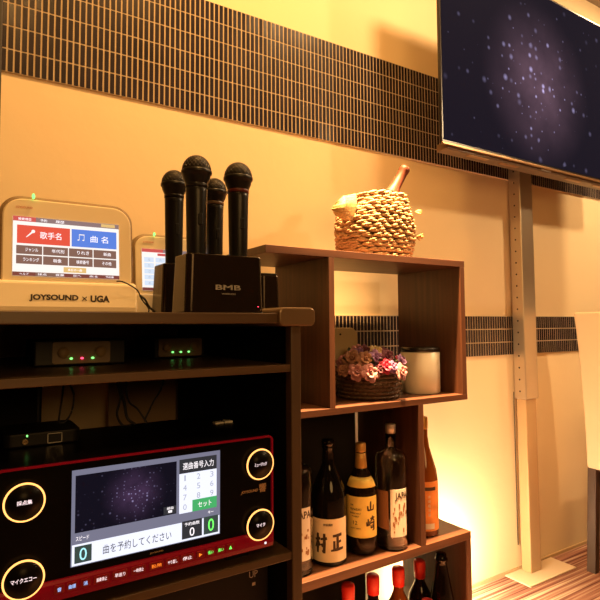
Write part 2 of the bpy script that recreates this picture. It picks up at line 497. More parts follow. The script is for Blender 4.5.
# red outline: top, right side and left side (a thin frame)
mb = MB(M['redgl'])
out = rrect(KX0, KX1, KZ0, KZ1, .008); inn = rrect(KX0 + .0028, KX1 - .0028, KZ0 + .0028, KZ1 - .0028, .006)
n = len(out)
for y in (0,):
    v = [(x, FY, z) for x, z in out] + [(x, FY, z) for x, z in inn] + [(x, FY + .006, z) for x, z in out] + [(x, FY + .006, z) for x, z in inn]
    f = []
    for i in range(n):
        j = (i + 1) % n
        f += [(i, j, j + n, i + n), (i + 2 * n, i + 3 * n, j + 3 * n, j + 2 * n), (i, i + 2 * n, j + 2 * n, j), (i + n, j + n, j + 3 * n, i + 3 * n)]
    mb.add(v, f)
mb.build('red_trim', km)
# curved red control strip along the bottom
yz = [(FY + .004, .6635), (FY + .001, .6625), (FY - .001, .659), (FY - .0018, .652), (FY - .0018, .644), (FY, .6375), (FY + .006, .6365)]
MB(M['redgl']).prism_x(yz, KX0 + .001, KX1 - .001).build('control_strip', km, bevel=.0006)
bx = [(.123, 'blue', '音'), (.139, 'blue', '曲順'), (.156, 'blue', '消'), (.177, 'whr', '演奏停止'), (.202, 'whr', '早送り'), (.228, 'whr', '一時停止'),
      (.254, 'orange', '割込予約'), (.278, 'whr', 'やり直し'), (.301, 'whr', '停止'), (.322, 'orange', '▶'), (.3385, 'green', '低い'), (.3555, 'green', '高い'), (.372, 'green', '▲')]
for x, c, t in bx:
    w = .021 if .17 < x < .31 else .013
    MB(mat('button_red', (.22, .008, .012), .3) if x == .123 else bpy.data.materials['button_red']).prism_y(rrect(x - w / 2, x + w / 2, .6465, .6575, .0012, 3), FY - .0030, FY).build('button', km)
    mb = MB(M[c]); mb.text(t, x, .6520, w * .68 if len(t) > 1 else .005, .0052, FY - .0031, th=.0003)
    mb.build('button_print', km)
# ring buttons
for x, z, t, w in ((.0790, .7735, '採点集', .018), (.0800, .6755, 'マイクエコー', .030), (.4250, .7735, 'ミュージック', .022), (.4250, .6765, 'マイク', .016)):
    rb = MB(M['blkgl']).lathe([(0, 0), (.022, 0), (.0232, .002), (.0232, .009), (0, .009)], (x, FY + .004, z), 40, Matrix.Rotation(PI / 2, 3, 'X')).build('ring_button', km)
    MB(M['ring']).torus_y((x, FY - .004, z), .0237, .0014, 48, 8).build('light_ring', rb)
    MB(M['whr']).text(t, x, z, w, .0058, FY - .0053, th=.0003, bold=.012).build('print', rb)
mb = MB(M['wht']); mb.box(.4445, .4485, FY - .0005, FY + .004, .657, .660); mb.box(.4335, .4365, FY - .0030, FY, .6435, .6465); mb.build('indicator', km)
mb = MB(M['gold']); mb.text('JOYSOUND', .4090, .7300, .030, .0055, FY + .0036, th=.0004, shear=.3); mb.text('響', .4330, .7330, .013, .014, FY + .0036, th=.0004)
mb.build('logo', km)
# screen
SX0, SX1, SZ0, SZ1 = .1375, .3560, .675, .8035
def su(u): return SX0 + (SX1 - SX0) * u
def sv(v): return SZ0 + (SZ1 - SZ0) * v
M['kvid'] = particles_mat('machine_video', su(.39) - .2515, sv(.66) - .618, .050, 190, .8, (.085, .04, .10))
SY = FY + .0018
mb = MB(M['scrg']); mb.box(SX0, SX1, SY, SY + .004, SZ0, SZ1)
mb.use(M['kvid']).quad(su(.02), su(.675), sv(.345), sv(.945), SY - .0003)
mb.use(M['scrd']).quad(su(.695), su(.973), sv(.79), sv(.955), SY - .0003)
mb.use(M['scrw']).quad(su(.695), su(.973), sv(.33), sv(.79), SY - .0003)
mb.use(M['scrgr']).quad(su(.79), su(.973), sv(.33), sv(.465), SY - .0006)
mb.use(M['scrw']).quad(su(.005), su(.995), sv(.008), sv(.225), SY - .0003)
mb.use(M['scrcell']).quad(su(.02), su(.122), sv(.03), sv(.205), SY - .0006)
mb.use(M['scrd']).quad(su(.715), su(.862), sv(.03), sv(.235), SY - .0006)
mb.use(M['scrcell']).quad(su(.875), su(.985), sv(.03), sv(.235), SY - .0006)
mb.use(M['scrd']).quad(su(.585), su(.672), sv(.355), sv(.44), SY - .0006)
scr = mb.build('screen', km)
T = lambda s, u, v, w, h, y=SY - .0007: mb.text(s, su(u), sv(v), w, h, y, th=.0002)
for q in (('選曲番号入力', .834, .872, .050, .0105), ('セット', .882, .397, .022, .0085), ('スピード', .065, .285, .017, .0060), ('予約曲数', .788, .195, .024, .0050),
          ('キー', .928, .285, .009, .0045), ('0', .788, .10, .0075, .0125), ('録画', .630, .42, .010, .004)):
    mb = MB(M['wht']); T(*q); mb.build('caption', scr)
MB(M['wht']).box(su(.617), su(.643), SY - .0010, SY - .0006, sv(.37), sv(.395)).build('icon', scr)
mb = MB(M['scrt']); T('曲を予約してください', .415, .115, .098, .0125); mb.build('message', scr)
mb = MB(M['cyan']); T('0', .071, .117, .0095, .0165); mb.build('speed_digit', scr)
mb = MB(M['green']); T('0', .930, .132, .0095, .0185); mb.build('key_digit', scr)
mb = MB(M['scrdig'])
for i, ch in enumerate('1234567890'):
    T(ch, .735 + .10 * (i % 3), .735 - .112 * (i // 3), .0022 if ch == '1' else .0055, .0085)
mb.build('keypad_digit', scr)
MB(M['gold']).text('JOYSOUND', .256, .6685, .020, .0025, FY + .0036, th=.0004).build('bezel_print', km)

# small control box, its square print, and slips on top of the machine
cbx = thing('control_box', (.12, .97, .817), 'small black box with green LED lying on top of the karaoke machine', 'control box')
MB(M['blk']).prism_z(rrect(.062, .172, .93, 1.03, .012), .817, .8385).build('body', cbx, bevel=.003)
mb = MB(M['silver'])
a, b, c, d = .1225, .1435, .8200, .8350
for q in ((a, b, c, c + .0009), (a, b, d - .0009, d), (a, a + .0009, c, d), (b - .0009, b, c, d)): mb.box(q[0], q[1], .9293, .9305, q[2], q[3])
mb.build('square_print', cbx)
MB(M['ledg']).ell((.094, .930, .8345), (.0013, 0, 0), (0, .0012, 0), (0, 0, .0018)).build('led', cbx)
MB(M['rim']).lathe([(0, 0), (.0042, 0), (.0042, .006), (.002, .006), (.002, .002), (0, .002)], (.091, .931, .8265), 16, Matrix.Rotation(PI / 2, 3, 'X')).build('jack', cbx)
mb = MB(M['paper']); mb.box(.4115, .4285, .948, .962, .817, .8195); mb.box(.431, .4475, .948, .962, .817, .8200)
tag(mb.build('paper_slip', loc=(.43, .955, .817)), 'small folded white paper slip lying on top of the karaoke machine', 'paper')

# hanging cables
def cable(pts, r, label, name='cable'):
    P = [Vector(p) for p in pts]; out = []
    for i in range(len(P) - 1):
        p0, p1, p2, p3 = P[max(i - 1, 0)], P[i], P[i + 1], P[min(i + 2, len(P) - 1)]
        for k in range(8):
            t = k / 8
            out.append(.5 * ((2 * p1) + (p2 - p0) * t + (2 * p0 - 5 * p1 + 4 * p2 - p3) * t * t + (3 * p1 - p0 - 3 * p2 + p3) * t ** 3))
    out.append(P[-1])
    o = MB(M['wire']).tube(out, r, 8).build(name, loc=tuple(P[0]))
    return tag(o, label, 'cable')
cable([(.157, 1.0, .920), (.152, .99, .885), (.148, .985, .860), (.147, .985, .843), (.156, .985, .842), (.166, .985, .858), (.170, .99, .885), (.164, 1.0, .905), (.159, 1.0, .920)], .0016, 'thin black cable hanging in a loop above the small control box')
cable([(.235, 1.03, .919), (.250, 1.03, .90), (.258, 1.03, .87), (.252, 1.03, .84), (.262, 1.03, .8187), (.275, 1.02, .8187)], .0022, 'leftmost black cable of the bunch hanging behind the karaoke machine')
cable([(.262, 1.035, .9195), (.258, 1.035, .89), (.266, 1.035, .86), (.272, 1.035, .83), (.284, 1.025, .8187)], .0028, 'thick black cable in the middle of the hanging bunch')
cable([(.272, 1.03, .9195), (.268, 1.03, .885), (.274, 1.03, .86), (.290, 1.03, .845), (.305, 1.02, .8187)], .0018, 'thin black cable running right from the hanging bunch')
cable([(.352, 1.06, .9195), (.345, 1.06, .88), (.325, 1.06, .845), (.305, 1.055, .79), (.300, 1.055, .619)], .0018, 'single black cable slanting down right of the hanging bunch')

# ------------------------------------------------------------------ touch-panel remotes on the rack top
def remote(dx, dy, label, screen_kind):
    X0, X1 = .044 + dx, .2365 + dx; Y = .855 + dy; Z = 1.0215
    r = thing('touch_panel_remote', ((X0 + X1) / 2, Y + .06, Z), label, 'touch panel', 'touch panel remotes on the rack top')
    lean = lambda x, z: (z - 1.066) * .10
    pts = rrect(X0 + .002, X1 - .000, 1.03, 1.1945, .030, 8, (0, 0, 1, 1))
    MB(M['rim']).prism_y(pts, Y + .012, Y + .055, lambda x, z: (z - 1.03) * .10).build('rim', r, bevel=.004)
    pts = rrect(X0 + .006, X1 - .0040, 1.03, 1.1895, .028, 8, (0, 0, 1, 1))
    MB(M['cream']).prism_y(pts, Y + .008, Y + .045, lambda x, z: (z - 1.03) * .10).build('panel', r, bevel=.002)
    v = [(Y, Z), (Y - .001, 1.030), (Y + .006, 1.066), (Y + .020, 1.070), (Y + .09, 1.060), (Y + .10, Z)]
    MB(M['cream']).prism_x(v, X0, X1 + .002).build('base', r, bevel=.003)
    b0 = (X0 + X1) / 2
    if screen_kind == 1:
        mb = MB(M['txt']); yy = Y + .0004
        mb.text('JOYSOUND', b0 - .022, 1.0425, .066, .0105, Y + .0009, th=.0006, bold=.045)
        mb.text('×', b0 + .0195, 1.0425, .007, .0065, Y + .0009, th=.0006)
        mb.text('UGA', b0 + .042, 1.0425, .028, .0105, Y + .0009, th=.0006, bold=.045)
        o = mb.build('logo', r)
    # LED notch on the top edge
    MB(M['ledg']).ell((X0 + .046, Y + .021, 1.1935), (.0022, 0, 0), (0, .004, 0), (0, 0, .0042)).build('led', r)
    MB(M['txtred']).text('JOYSOUND', X0 + .034, 1.1755, .022, .0035, Y + .0215, th=.0006).build('brand_print', r)
    # screen: laid out as u,v on the leaning panel
    A, B, C, D = .064 + dx, .2130 + dx, 1.0745, 1.1620
    def yy(z): return Y + .008 + (z - 1.03) * .10
    def q(mb, m, u0, u1, v0, v1, lift):
        x0 = A + (B - A) * u0; x1 = A + (B - A) * u1; z0 = C + (D - C) * v0; z1 = C + (D - C) * v1
        mb.use(m); l0 = yy(z0) - lift; l1 = yy(z1) - lift
        mb.add([(x0, l0, z0), (x1, l0, z0), (x1, l1, z1), (x0, l1, z1), (x0, l0 + .0004, z0), (x1, l0 + .0004, z0), (x1, l1 + .0004, z1), (x0, l1 + .0004, z1)],
               [(0, 1, 2, 3), (4, 7, 6, 5), (0, 4, 5, 1), (1, 5, 6, 2), (2, 6, 7, 3), (3, 7, 4, 0)])
    def t(mb, s, u, v, w, h, lift=.0016):
        z = C + (D - C) * v; mb.text(s, A + (B - A) * u, z, w, h, yy(z) - lift, th=.0002)
    mb = MB()
    if screen_kind == 1:
        q(mb, M['ui_w'], 0, 1, 0, 1, .0006)
        q(mb, M['ui_hdr'], 0, 1, .92, 1, .0010); q(mb, M['ui_hdrred'], 0, .20, .92, 1, .0013); q(mb, M['ui_yel'], .82, .96, .935, .99, .0013)
        q(mb, M['ui_red'], .035, .515, .545, .855, .0010); q(mb, M['ui_blue'], .53, .975, .545, .855, .0010)
        for k in range(4):
            for j in range(2):
                q(mb, M['ui_brn'], .03 + .2375 * k, .03 + .2375 * k + .228, .355 - .165 * j + .01, .355 - .165 * j + .155, .0010)
        q(mb, M['ui_yel'], .455, .67, .085, .175, .0010)
        q(mb, M['ui_foot'], 0, 1, 0, .065, .0010); q(mb, M['ui_brn'], .2, .45, 0, .065, .0013)
        sc = mb.build('screen', r)
        mb = MB(M['wht'])
        t(mb, '歌手名', .335, .70, .029, .0105); t(mb, '曲 名', .80, .70, .026, .0105)
        mb.use(M['ui_w'])
        # microphone icon and music-note icon
        z = C + (D - C) * .71; x = A + (B - A) * .15
        mb.tube([(x - .005, yy(z) - .0015, z - .005), (x + .003, yy(z) - .0015, z + .003)], [.0006, .0014], 6); mb.ell((x + .004, yy(z) - .0015, z + .004), (.0025, 0, 0), (0, .0006, 0), (0, 0, .0025), 10, 6)
        x = A + (B - A) * .625
        for s_ in (-1, 1):
            mb.ell((x + s_ * .0035 - .001, yy(z) - .0012, z - .004), (.0016, 0, 0), (0, .0004, 0), (0, 0, .0012), 8, 6)
            mb.box(x + s_ * .0035, x + s_ * .0035 + .0006, yy(z) - .0014, yy(z) - .0010, z - .004, z + .005)
        mb.box(x - .0035, x + .0041, yy(z) - .0016, yy(z) - .0012, z + .0038, z + .0052)
        mb.use(M['wht'])
        for k, s_ in enumerate(('ジャンル', '年代別', 'りれき', '新曲')): t(mb, s_, .165 + .2375 * k, .44, .017 if k < 3 else .011, .0055)
        for k, s_ in enumerate(('ランキング', '映像', '検索番号', 'その他')): t(mb, s_, .160 + .2375 * k, .275, (.021, .011, .018, .014)[k], .0055)
        t(mb, '検索項目', .10, .957, .017, .0040); t(mb, '予約', .27, .957, .009, .0040); t(mb, '履歴', .42, .957, .012, .0040)
        t(mb, '本日の一曲', .56, .13, .020, .0038)
        for k in range(6): t(mb, ('ヘルプ', '採点', '音量', '次へ', '戻る', '予約曲')[k], .10 + .16 * k, .033, .012, .0032)
        mb.build('caption', sc)
    else:
        q(mb, M['ui_w'], 0, 1, 0, 1, .0006); q(mb, M['ui_hdrred'], 0, .30, .92, 1, .0010); q(mb, M['ui_hdr'], .30, 1, .92, 1, .0010)
        q(mb, M['ui_hdrred'], .22, .40, .84, .90, .0010); q(mb, M['ui_foot'], 0, 1, 0, .07, .0010)
        for j in range(5):
            for k in range(6):
                q(mb, M['ui_lb'], .03 + .16 * k, .03 + .16 * k + .135, .12 + .14 * j, .12 + .14 * j + .115, .0010)
        sc = mb.build('screen', r)
        mb = MB(M['scrdig'])
        for k in range(6):
            for j in range(5): t(mb, 'あかさたなはまやらわいきしちにひみりうくすつぬふむゆるえけせ'[k * 5 + j], .10 + .16 * k, .175 + .14 * j, .005, .005)
        mb.build('caption', sc)
    return r
M['txtred'] = mat('red_print', (.55, .10, .03), .5)
remote(0, 0, 'large cream touch panel at left with a red and a blue button on screen', 1)
remote(.254, .237, 'cream touch panel half hidden behind the microphones, with a pale blue screen', 2)
cable([(.205, .85, 1.0700), (.214, .846, 1.0690), (.235, .848, 1.058), (.248, .865, 1.044), (.262, .875, 1.030), (.270, .90, 1.0235), (.285, .93, 1.0235)], .0011, 'upper thin black cable curling off the left touch panel')
cable([(.2440, .862, 1.050), (.252, .86, 1.043), (.260, .865, 1.032), (.272, .875, 1.0240), (.292, .96, 1.0240)], .0018, 'lower thick black cable behind the left touch panel base')

# ------------------------------------------------------------------ microphone chargers and microphones
def cradle(x0, x1, y0, label, logo):
    r = thing('microphone_charger', ((x0 + x1) / 2, y0 + .055, 1.0215), label, 'charger stand', 'microphone charger stands')
    y1 = y0 + .076; xm = (x0 + x1) / 2; yc = y0 + .039
    k = .004
    foot = rrect(x0, x1, y0, y1, .010, 6); top = rrect(x0 + k, x1 - .002, y0 + .003, y1 - k, .010, 6)
    MB(M['cradle']).prism_z(foot, 1.0225, 1.1215, top).build('body', r, bevel=.002)
    MB(M['blk']).prism_z(rrect(x0 + .002, x1 - .002, y0 + .002, y1 - .002, .016), 1.0215, 1.0230).build('base_pad', r)
    for dx in (-.0400, .0400):
        MB(M['blk']).lathe([(.0192, 0), (.0215, 0), (.0215, .003), (.0192, .003)], (xm + dx, yc, 1.1205), 32, closed=True).build('socket', r)
    mb = MB(M['ledg'])
    for dx in (-.003, .012): mb.ell((xm + dx, y0 + .012, 1.1215), (.0016, 0, 0), (0, .0016, 0), (0, 0, .001))
    mb.build('led', r)
    if logo:
        mb = MB(M['silver']); mb.text('BMB', xm + .003, 1.0655, .047, .0085, y0 + .0010, th=.0006, bold=.02)
        mb.text('WIRELESS', xm + .0035, 1.0545, .026, .0028, y0 + .0007, th=.0006)
        mb.build('logo', r)
        mb = MB(M['ledr']); mb.ell((xm + .0600, y0 + .0005, 1.0335), (.001, 0, 0), (0, .0008, 0), (0, 0, .001)); mb.build('indicator', r)
    return yc
yc1 = cradle(.3130, .4575, .84, 'glossy dark microphone charger stand in front, with a silver logo', True)
yc2 = cradle(.3260, .4760, 1.0, 'plain dark microphone charger stand behind the one with a silver logo', False)
def microphone(x, y, dz, label, ringm, sc=1.0, tilt=(0, 0)):
    r = thing('microphone', (x, y, 1.10), label, 'microphone', 'wireless microphones in the charger stands')
    z = 1.10
    rot = Matrix.Rotation(tilt[0], 3, 'X') @ Matrix.Rotation(tilt[1], 3, 'Y')
    c = (x, y, z)
    H = .138 + dz
    MB(M['mich']).lathe([(0, 0), (.0155, 0), (.0162, .003), (.0186, H - .008), (.0190, H - .002), (.0178, H), (0, H)], c, 32, rot).build('handle', r)
    MB(ringm).lathe([(.0170, H), (.0196, H + .0005), (.0198, H + .006), (.0180, H + .007)], c, 32, rot, closed=True).build('collar', r)
    MB(M['mich']).lathe([(0, H + .004), (.0178, H + .004), (.0195, H + .008), (.0232, H + .016), (.0246, H + .023), (.0263, H + .024), (.0268, H + .0255), (.0268, H + .0285), (.0263, H + .030), (.0246, H + .031), (0, H + .031)], c, 36, rot).build('head_ring', r)
    R = .0250; hz = H + .030
    hd = MB(M['mesh']).lathe([(R * math.cos(a * PI / 24), hz + R * 1.08 * math.sin(a * PI / 24)) for a in range(0, 12)] + [(0, hz + R * 1.08)], c, 48, rot).build('grille', r)
    # wire mesh: crossing spiral wires over the ball
    mb = MB(M['silverw'])
    for s_ in (-1, 1):
        for k in range(22):
            pts = []
            for i in range(9):
                a = i / 8 * 1.35; ph = 2 * PI * k / 22 + s_ * a * .9
                pts.append(Vector(c) + rot @ Vector((R * math.cos(a) * math.cos(ph), R * math.cos(a) * math.sin(ph), hz + R * 1.08 * math.sin(a))))
            mb.tube(pts, .00055, 4)
    mb.build('wire', hd)
    MB(M['blk']).box(x - .004, x + .004, y - .0196, y - .0165, z + H * .52, z + H * .66) .build('switch', r, bevel=.001)
M['silverw'] = mat('mesh_wire', (.075, .065, .055), .3, metal=.8)
microphone(.3453, yc1, .002, 'black microphone standing tallest in the front charger, left of the logo', M['mich'])
microphone(.4253, yc1, .002, 'black microphone with a dark red collar at the right of the front charger', M['micred'])
microphone(.3610, yc2, .018, 'black microphone at the far left in the rear charger', M['mich'], tilt=(0, 0))
microphone(.4480, yc2, .014, 'black microphone in the rear charger, peeking out between the two front microphones', M['tvback'])

# little glossy black charger box on the rack's right end
gb = thing('battery_charger', (.508, .94, 1.0315), 'small glossy black box at the right end of the rack top', 'charger box')
MB(M['cradle']).prism_z(rrect(.488, .529, .905, .975, .008), 1.0315, 1.0975, rrect(.4895, .5275, .908, .972, .008)).build('body', gb, bevel=.002)
MB(M['blk']).prism_z(rrect(.491, .526, .910, .970, .007), 1.0975, 1.1015).build('lid', gb, bevel=.001)

# ------------------------------------------------------------------ display shelf
sh = thing('display_shelf', (.98, 1.29, 0), 'dark walnut stepped display shelf of stacked open cubes against the wall', 'shelf')
SF, SB = 1.112, 1.386
W0, W1 = .609, 1.2965
Z1, Z2, Z3 = .390, .7925, 1.192            # tops of the three tiers of boards
MB(M['walnut']).box(W0, W1, SF, SB, 1.173, Z3).build('top_board', sh, bevel=.001)
MB(M['walnutv']).box(.791, .8085, SF, SB, Z2, 1.173).build('divider', sh, bevel=.001)
MB(M['walnutv']).box(1.2765, 1.2955, SF, SB, Z2, 1.173).build('side_panel', sh, bevel=.001)
MB(M['walnut']).box(W0, W1, SF, SB, .7755, Z2).build('shelf_board', sh, bevel=.001)
MB(M['walnutv']).box(1.0937, 1.113, SF, SB, Z1, .7755).build('side_panel', sh, bevel=.001)
MB(M['walnutv']).box(W0, .627, SF, SB, Z1, .7755).build('side_panel', sh, bevel=.001)
MB(M['walnut']).box(W0, W1, SF, SB, .3675, Z1).build('shelf_board', sh, bevel=.001)
MB(M['walnutv']).box(1.2765, 1.2955, SF, SB, .018, .3675).build('side_panel', sh, bevel=.001)
MB(M['walnutv']).box(W0, .627, SF, SB, .018, .3675).build('side_panel', sh, bevel=.001)
MB(M['walnut']).box(W0, W1, SF, SB, 0, .018).build('base_board', sh, bevel=.001)
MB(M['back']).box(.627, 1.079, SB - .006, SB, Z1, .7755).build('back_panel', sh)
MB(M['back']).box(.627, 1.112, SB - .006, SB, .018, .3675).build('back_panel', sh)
K = .967  # shelf group scaled about the camera: positions baked in, some sizes use this
def resize(o): o.scale = (K, K, K)

# ------------------------------------------------------------------ bottles
def patch(mb, m, c, R, z0, z1, a0, a1, n=16, th=.0004):
    mb.use(m)
    mb.lathe([(R, z0), (R + th, z0), (R + th, z1), (R, z1)], (c[0], c[1], 0), n, closed=True, a0=a0, a1=a1, smooth=False)
ST = .390
# dark sake bottle with cream label
def P2(x, y): return -math.atan2(x, y)       # angle that turns a label to the camera
x, y, R = .8345, 1.1845, .0478
a = P2(x, y)
b = thing('sake_bottle', (x, y, ST), 'dark bottle with a cream label of two big black brush characters', 'bottle'); resize(b)
MB(M['sake']).lathe([(0, 0), (.043, 0), (R, .004), (R, .170), (.0445, .190), (.034, .218), (.0225, .240), (.0165, .257), (.0148, .296), (.0165, .298), (.0165, .306), (0, .306)], (x, y, ST), 40).build('glass', b)
MB(M['sake']).lathe([(0, .302), (.0175, .302), (.0178, .316), (.0160, .320), (0, .320)], (x, y, ST), 28).build('cap', b)
mb = MB(); patch(mb, M['lab_c'], (x, y), R, ST + .012, ST + .122, a - 1.35, a + 1.25, 28); lb = mb.build('label', b)
mb = MB(M['txt'])
mb.text('本格焼酎', 0, ST + .108, .026, .0070, 0, bend=R + .0004, a0=a - .05, c=(x, y), th=.0005)
mb.brush([[(0, .66, .05), (.46, .74, .07)], [(.24, 1, .06), (.23, .4, .08), (.22, 0, .05)], [(.22, .62, .06), (0, .26, .03)], [(.27, .58, .06), (.44, .36, .05)],
          [(.50, .70, .05), (1.02, .77, .07)], [(.80, 1, .06), (.80, .5, .08), (.78, .02, .07), (.62, .14, .03)], [(.56, .48, .06), (.68, .32, .05)]], .033, .050, ST + .060, R + .0004, a - .46, (x, y))
mb.brush([[(.10, .90, .06), (.92, .96, .08)], [(.52, .92, .07), (.52, .10, .08)], [(.54, .52, .06), (.86, .56, .06)], [(.22, .60, .06), (.23, .10, .07)], [(-.06, .02, .04), (.5, .08, .08), (1.08, .10, .06)]],
         .032, .042, ST + .062, R + .0004, a + .48, (x, y))
mb.build('label_print', lb)
# whisky bottle
x, y, R = .942, 1.182, .0440
a = P2(x, y)
b = thing('whisky_bottle', (x, y, ST), 'whisky bottle with a yellow label and gold neck, right of the brush-lettered dark bottle', 'bottle'); resize(b)
MB(M['wisk']).lathe([(0, .004), (.030, 0), (.040, .006), (.0435, .020), (R, .045), (R, .165), (.0425, .182), (.036, .200), (.024, .218), (.0165, .232), (.0150, .245), (0, .245)], (x, y, ST), 40).build('glass', b)
MB(M['goldcap']).lathe([(.0172, .228), (.0176, .229), (.0158, .254), (.0150, .271), (.0, .271)], (x, y, ST), 28).build('neck_foil', b)
MB(M['goldcap']).lathe([(0, .274), (.0145, .274), (.0150, .276), (.0150, .295), (.0135, .298), (0, .298)], (x, y, ST), 28).build('cap', b)
MB(M['sake']).lathe([(0, .2705), (.0138, .2705), (.0138, .2745), (0, .2745)], (x, y, ST), 24).build('cap_ring', b)
mb = MB(); mb.use(M['lab_y']); mb.lathe([(.0425, ST + .1835), (.0429, ST + .1840), (.0364, ST + .2005), (.0300, ST + .2095), (.0296, ST + .2090)], (x, y, 0), 24, closed=True, a0=a - 1.2, a1=a + 1.2)
mb.build('neck_label', b)
mb = MB(); patch(mb, M['lab_y'], (x, y), R, ST + .050, ST + .160, a - 1.15, a + 1.2, 28); lb = mb.build('label', b)
mb = MB(M['txt']); k = dict(y=0, cx=0, bend=R + .0004, c=(x, y), th=.0004)
mb.text('THE', cz=ST + .137, w=.009, h=.004, a0=a - .62, **k); mb.text('YAMAZAKI', cz=ST + .126, w=.034, h=.006, a0=a - .40, **k)
mb.text('SINGLE MALT', cz=ST + .115, w=.032, h=.004, a0=a - .40, **k); mb.text('WHISKY', cz=ST + .107, w=.022, h=.004, a0=a - .40, **k); mb.text('12', cz=ST + .090, w=.012, h=.010, a0=a - .40, **k)
mb.text('AGED YEARS', cz=ST + .075, w=.030, h=.003, a0=a - .40, **k)
mb.brush([[(.52, 1, .06), (.50, .5, .08), (.48, .12, .06)], [(.08, .55, .06), (.14, .10, .07), (.55, .10, .05), (.92, .14, .06), (.94, .62, .05)]], .022, .026, ST + .134, R + .0004, a + .60, (x, y))
mb.brush([[(.02, .62, .04), (.04, .36, .05), (.36, .40, .04), (.36, .66, .03)], [(.19, .82, .05), (.19, .38, .05)], [(.45, .84, .05), (1.02, .90, .05)], [(.74, 1.02, .05), (.70, .80, .06), (.46, .62, .03)], [(.76, .82, .05), (.98, .64, .05)],
          [(.42, .52, .05), (1.04, .57, .05)], [(.52, .38, .04), (.54, .18, .05), (.74, .20, .04), (.74, .40, .03)], [(.90, .54, .06), (.92, .05, .07), (.72, -.02, .03)]], .026, .038, ST + .088, R + .0004, a + .60, (x, y))
mb.build('label_print', lb)
# clear bottles
def clear_bottle(x, y, R, label, turn, tint):
    a = P2(x, y)
    b = thing('clear_glass_bottle', (x, y, ST), label, 'bottle', 'clear glass bottles on the middle shelf'); resize(b)
    H = .345
    prof = [(0, .012), (R - .006, .012), (R - .003, .016), (R - .003, .248), (R - .006, .258), (R - .016, .264), (.0135, .270), (.0110, .282), (.0110, H - .025), (.0140, H - .025), (.0150, H - .032), (.0135, .286), (.0165, .274),
            (R - .014, .2675), (R - .003, .261), (R, .250), (R, .006), (R - .005, 0), (0, 0)]
    MB(M['clear']).lathe(prof, (x, y, ST), 40).build('glass', b)
    MB(M['silver']).lathe([(0, H - .026), (.0150, H - .026), (.0152, H - .003), (.014, H), (0, H)], (x, y, ST), 28).build('cap', b)
    mb = MB(); patch(mb, M['lab_w'], (x, y), R, ST + .040, ST + .170, a + turn - .62, a + turn + .62, 18)
    patch(mb, M['lab_br'], (x, y), R, ST + .060, ST + .165, a + turn - 1.75, a + turn - .75, 14)
    lb = mb.build('label', b)
    mb = MB(M['txt']); k = dict(y=0, cx=0, bend=R + .0004, c=(x, y), th=.0004)
    mb.text('JAPAN', cz=ST + .150, w=.056, h=.024, a0=a + turn + .30, bold=.02, **k)
    mb.use(M['lab_br'])
    for i in range(26):
        q = a + turn + random.uniform(-.5, .5); z = ST + random.uniform(.05, .125); w = random.uniform(.05, .13)
        mb.lathe([(R + .0004, z), (R + .0008, z), (R + .0008, z + random.uniform(.004, .012)), (R + .0004, z + .006)], (x, y, 0), 3, closed=True, a0=q, a1=q + w, smooth=False)
    mb.build('label_print', lb)
clear_bottle(1.031, 1.160, .0440, 'clear glass bottle with a white label and silver cap, right of the gold-necked whisky', .55, 'spirit')
clear_bottle(.7285, 1.177, .0440, 'glass bottle with a white label at the left, half hidden behind the rack post', .35, 'orgl')
# orange-labelled bottle outside
x, y, R = 1.1765, 1.180, .0415; Z = .390; a = P2(x, y)
b = thing('amber_bottle', (x, y, Z), 'amber bottle with an orange label on the lower step, outside the cube', 'bottle'); resize(b)
MB(M['orgl']).lathe([(0, 0), (.037, 0), (R, .004), (R, .165), (.0385, .190), (.0280, .225), (.0180, .260), (.0140, .290), (.0135, .330), (0, .330)], (x, y, Z), 36).build('glass', b)
MB(M['goldcap']).lathe([(0, .312), (.0150, .312), (.0155, .315), (.0150, .345), (.0135, .348), (0, .348)], (x, y, Z), 28).build('cap', b)
mb = MB(); patch(mb, M['lab_o'], (x, y), R, Z + .018, Z + .162, a - 1.6, a + 1.6, 28); lb = mb.build('label', b)
mb = MB(M['lab_w']); k = dict(y=0, cx=0, bend=R + .0004, c=(x, y), th=.0005)
for i, ch in enumerate('沖縄産泡盛'): mb.text(ch, cz=Z + .118 - .013 * i, w=.008, h=.009, a0=a + .35, **k)
patch(mb, M['lab_w'], (x, y), R + .0004, Z + .024, Z + .040, a + .05, a + .75, 8)
mb.build('label_print', lb)
mb = MB(); mb.use(M['txt']); mb.lathe([(R + .0005, Z + .136), (R + .0009, Z + .136), (R + .0009, Z + .146), (R + .0005, Z + .146)], (x, y, 0), 10, closed=True, a0=a - .2, a1=a + .9, smooth=False); mb.build('label_band', lb)
# red-capped wine bottles and a dark one in the bottom cube
def wine(x, y, H, label, glass, hr=.0180):
    b = thing('wine_bottle', (x, y, .018), label, 'bottle', 'red-capped bottles in the bottom cube')
    s = .018
    MB(glass).lathe([(0, .004), (.028, .004), (.034, 0), (.0355, .005), (.0355, H * .56), (.033, H * .63), (.022, H * .71), (.0150, H * .77), (.0140, H - .03), (0, H - .03)], (x, y, s), 32).build('glass', b)
    MB(M['redcap']).lathe([(.0145, H - .050), (.0172, H - .050), (hr, H - .022), (hr, H - .006), (hr - .002, H), (0, H)], (x, y, s), 28).build('cap', b)
    mb = MB(); a = P2(x, y); patch(mb, M['lab_c'], (x, y), .0355, s + .03, s + .11, a - 1.0, a + 1.0, 16); mb.build('label', b)
wine(.917, 1.2135, .278, 'leftmost red-capped bottle in the bottom cube, in the shadow', M['wine'])
wine(1.005, 1.2135, .280, 'second red-capped bottle from the left in the bottom cube', M['wine'])
wine(1.0957, 1.209, .281, 'amber red-capped bottle before the bright wall gap, third from the left', M['winea'])
wine(1.2135, 1.2425, .262, 'red-capped bottle farthest back, just left of the dark sloping bottle', M['wine'])
wine(1.143, 1.141, .203, 'short red-capped bottle low in front, left of the dark sloping bottle', M['wine'], .0185)
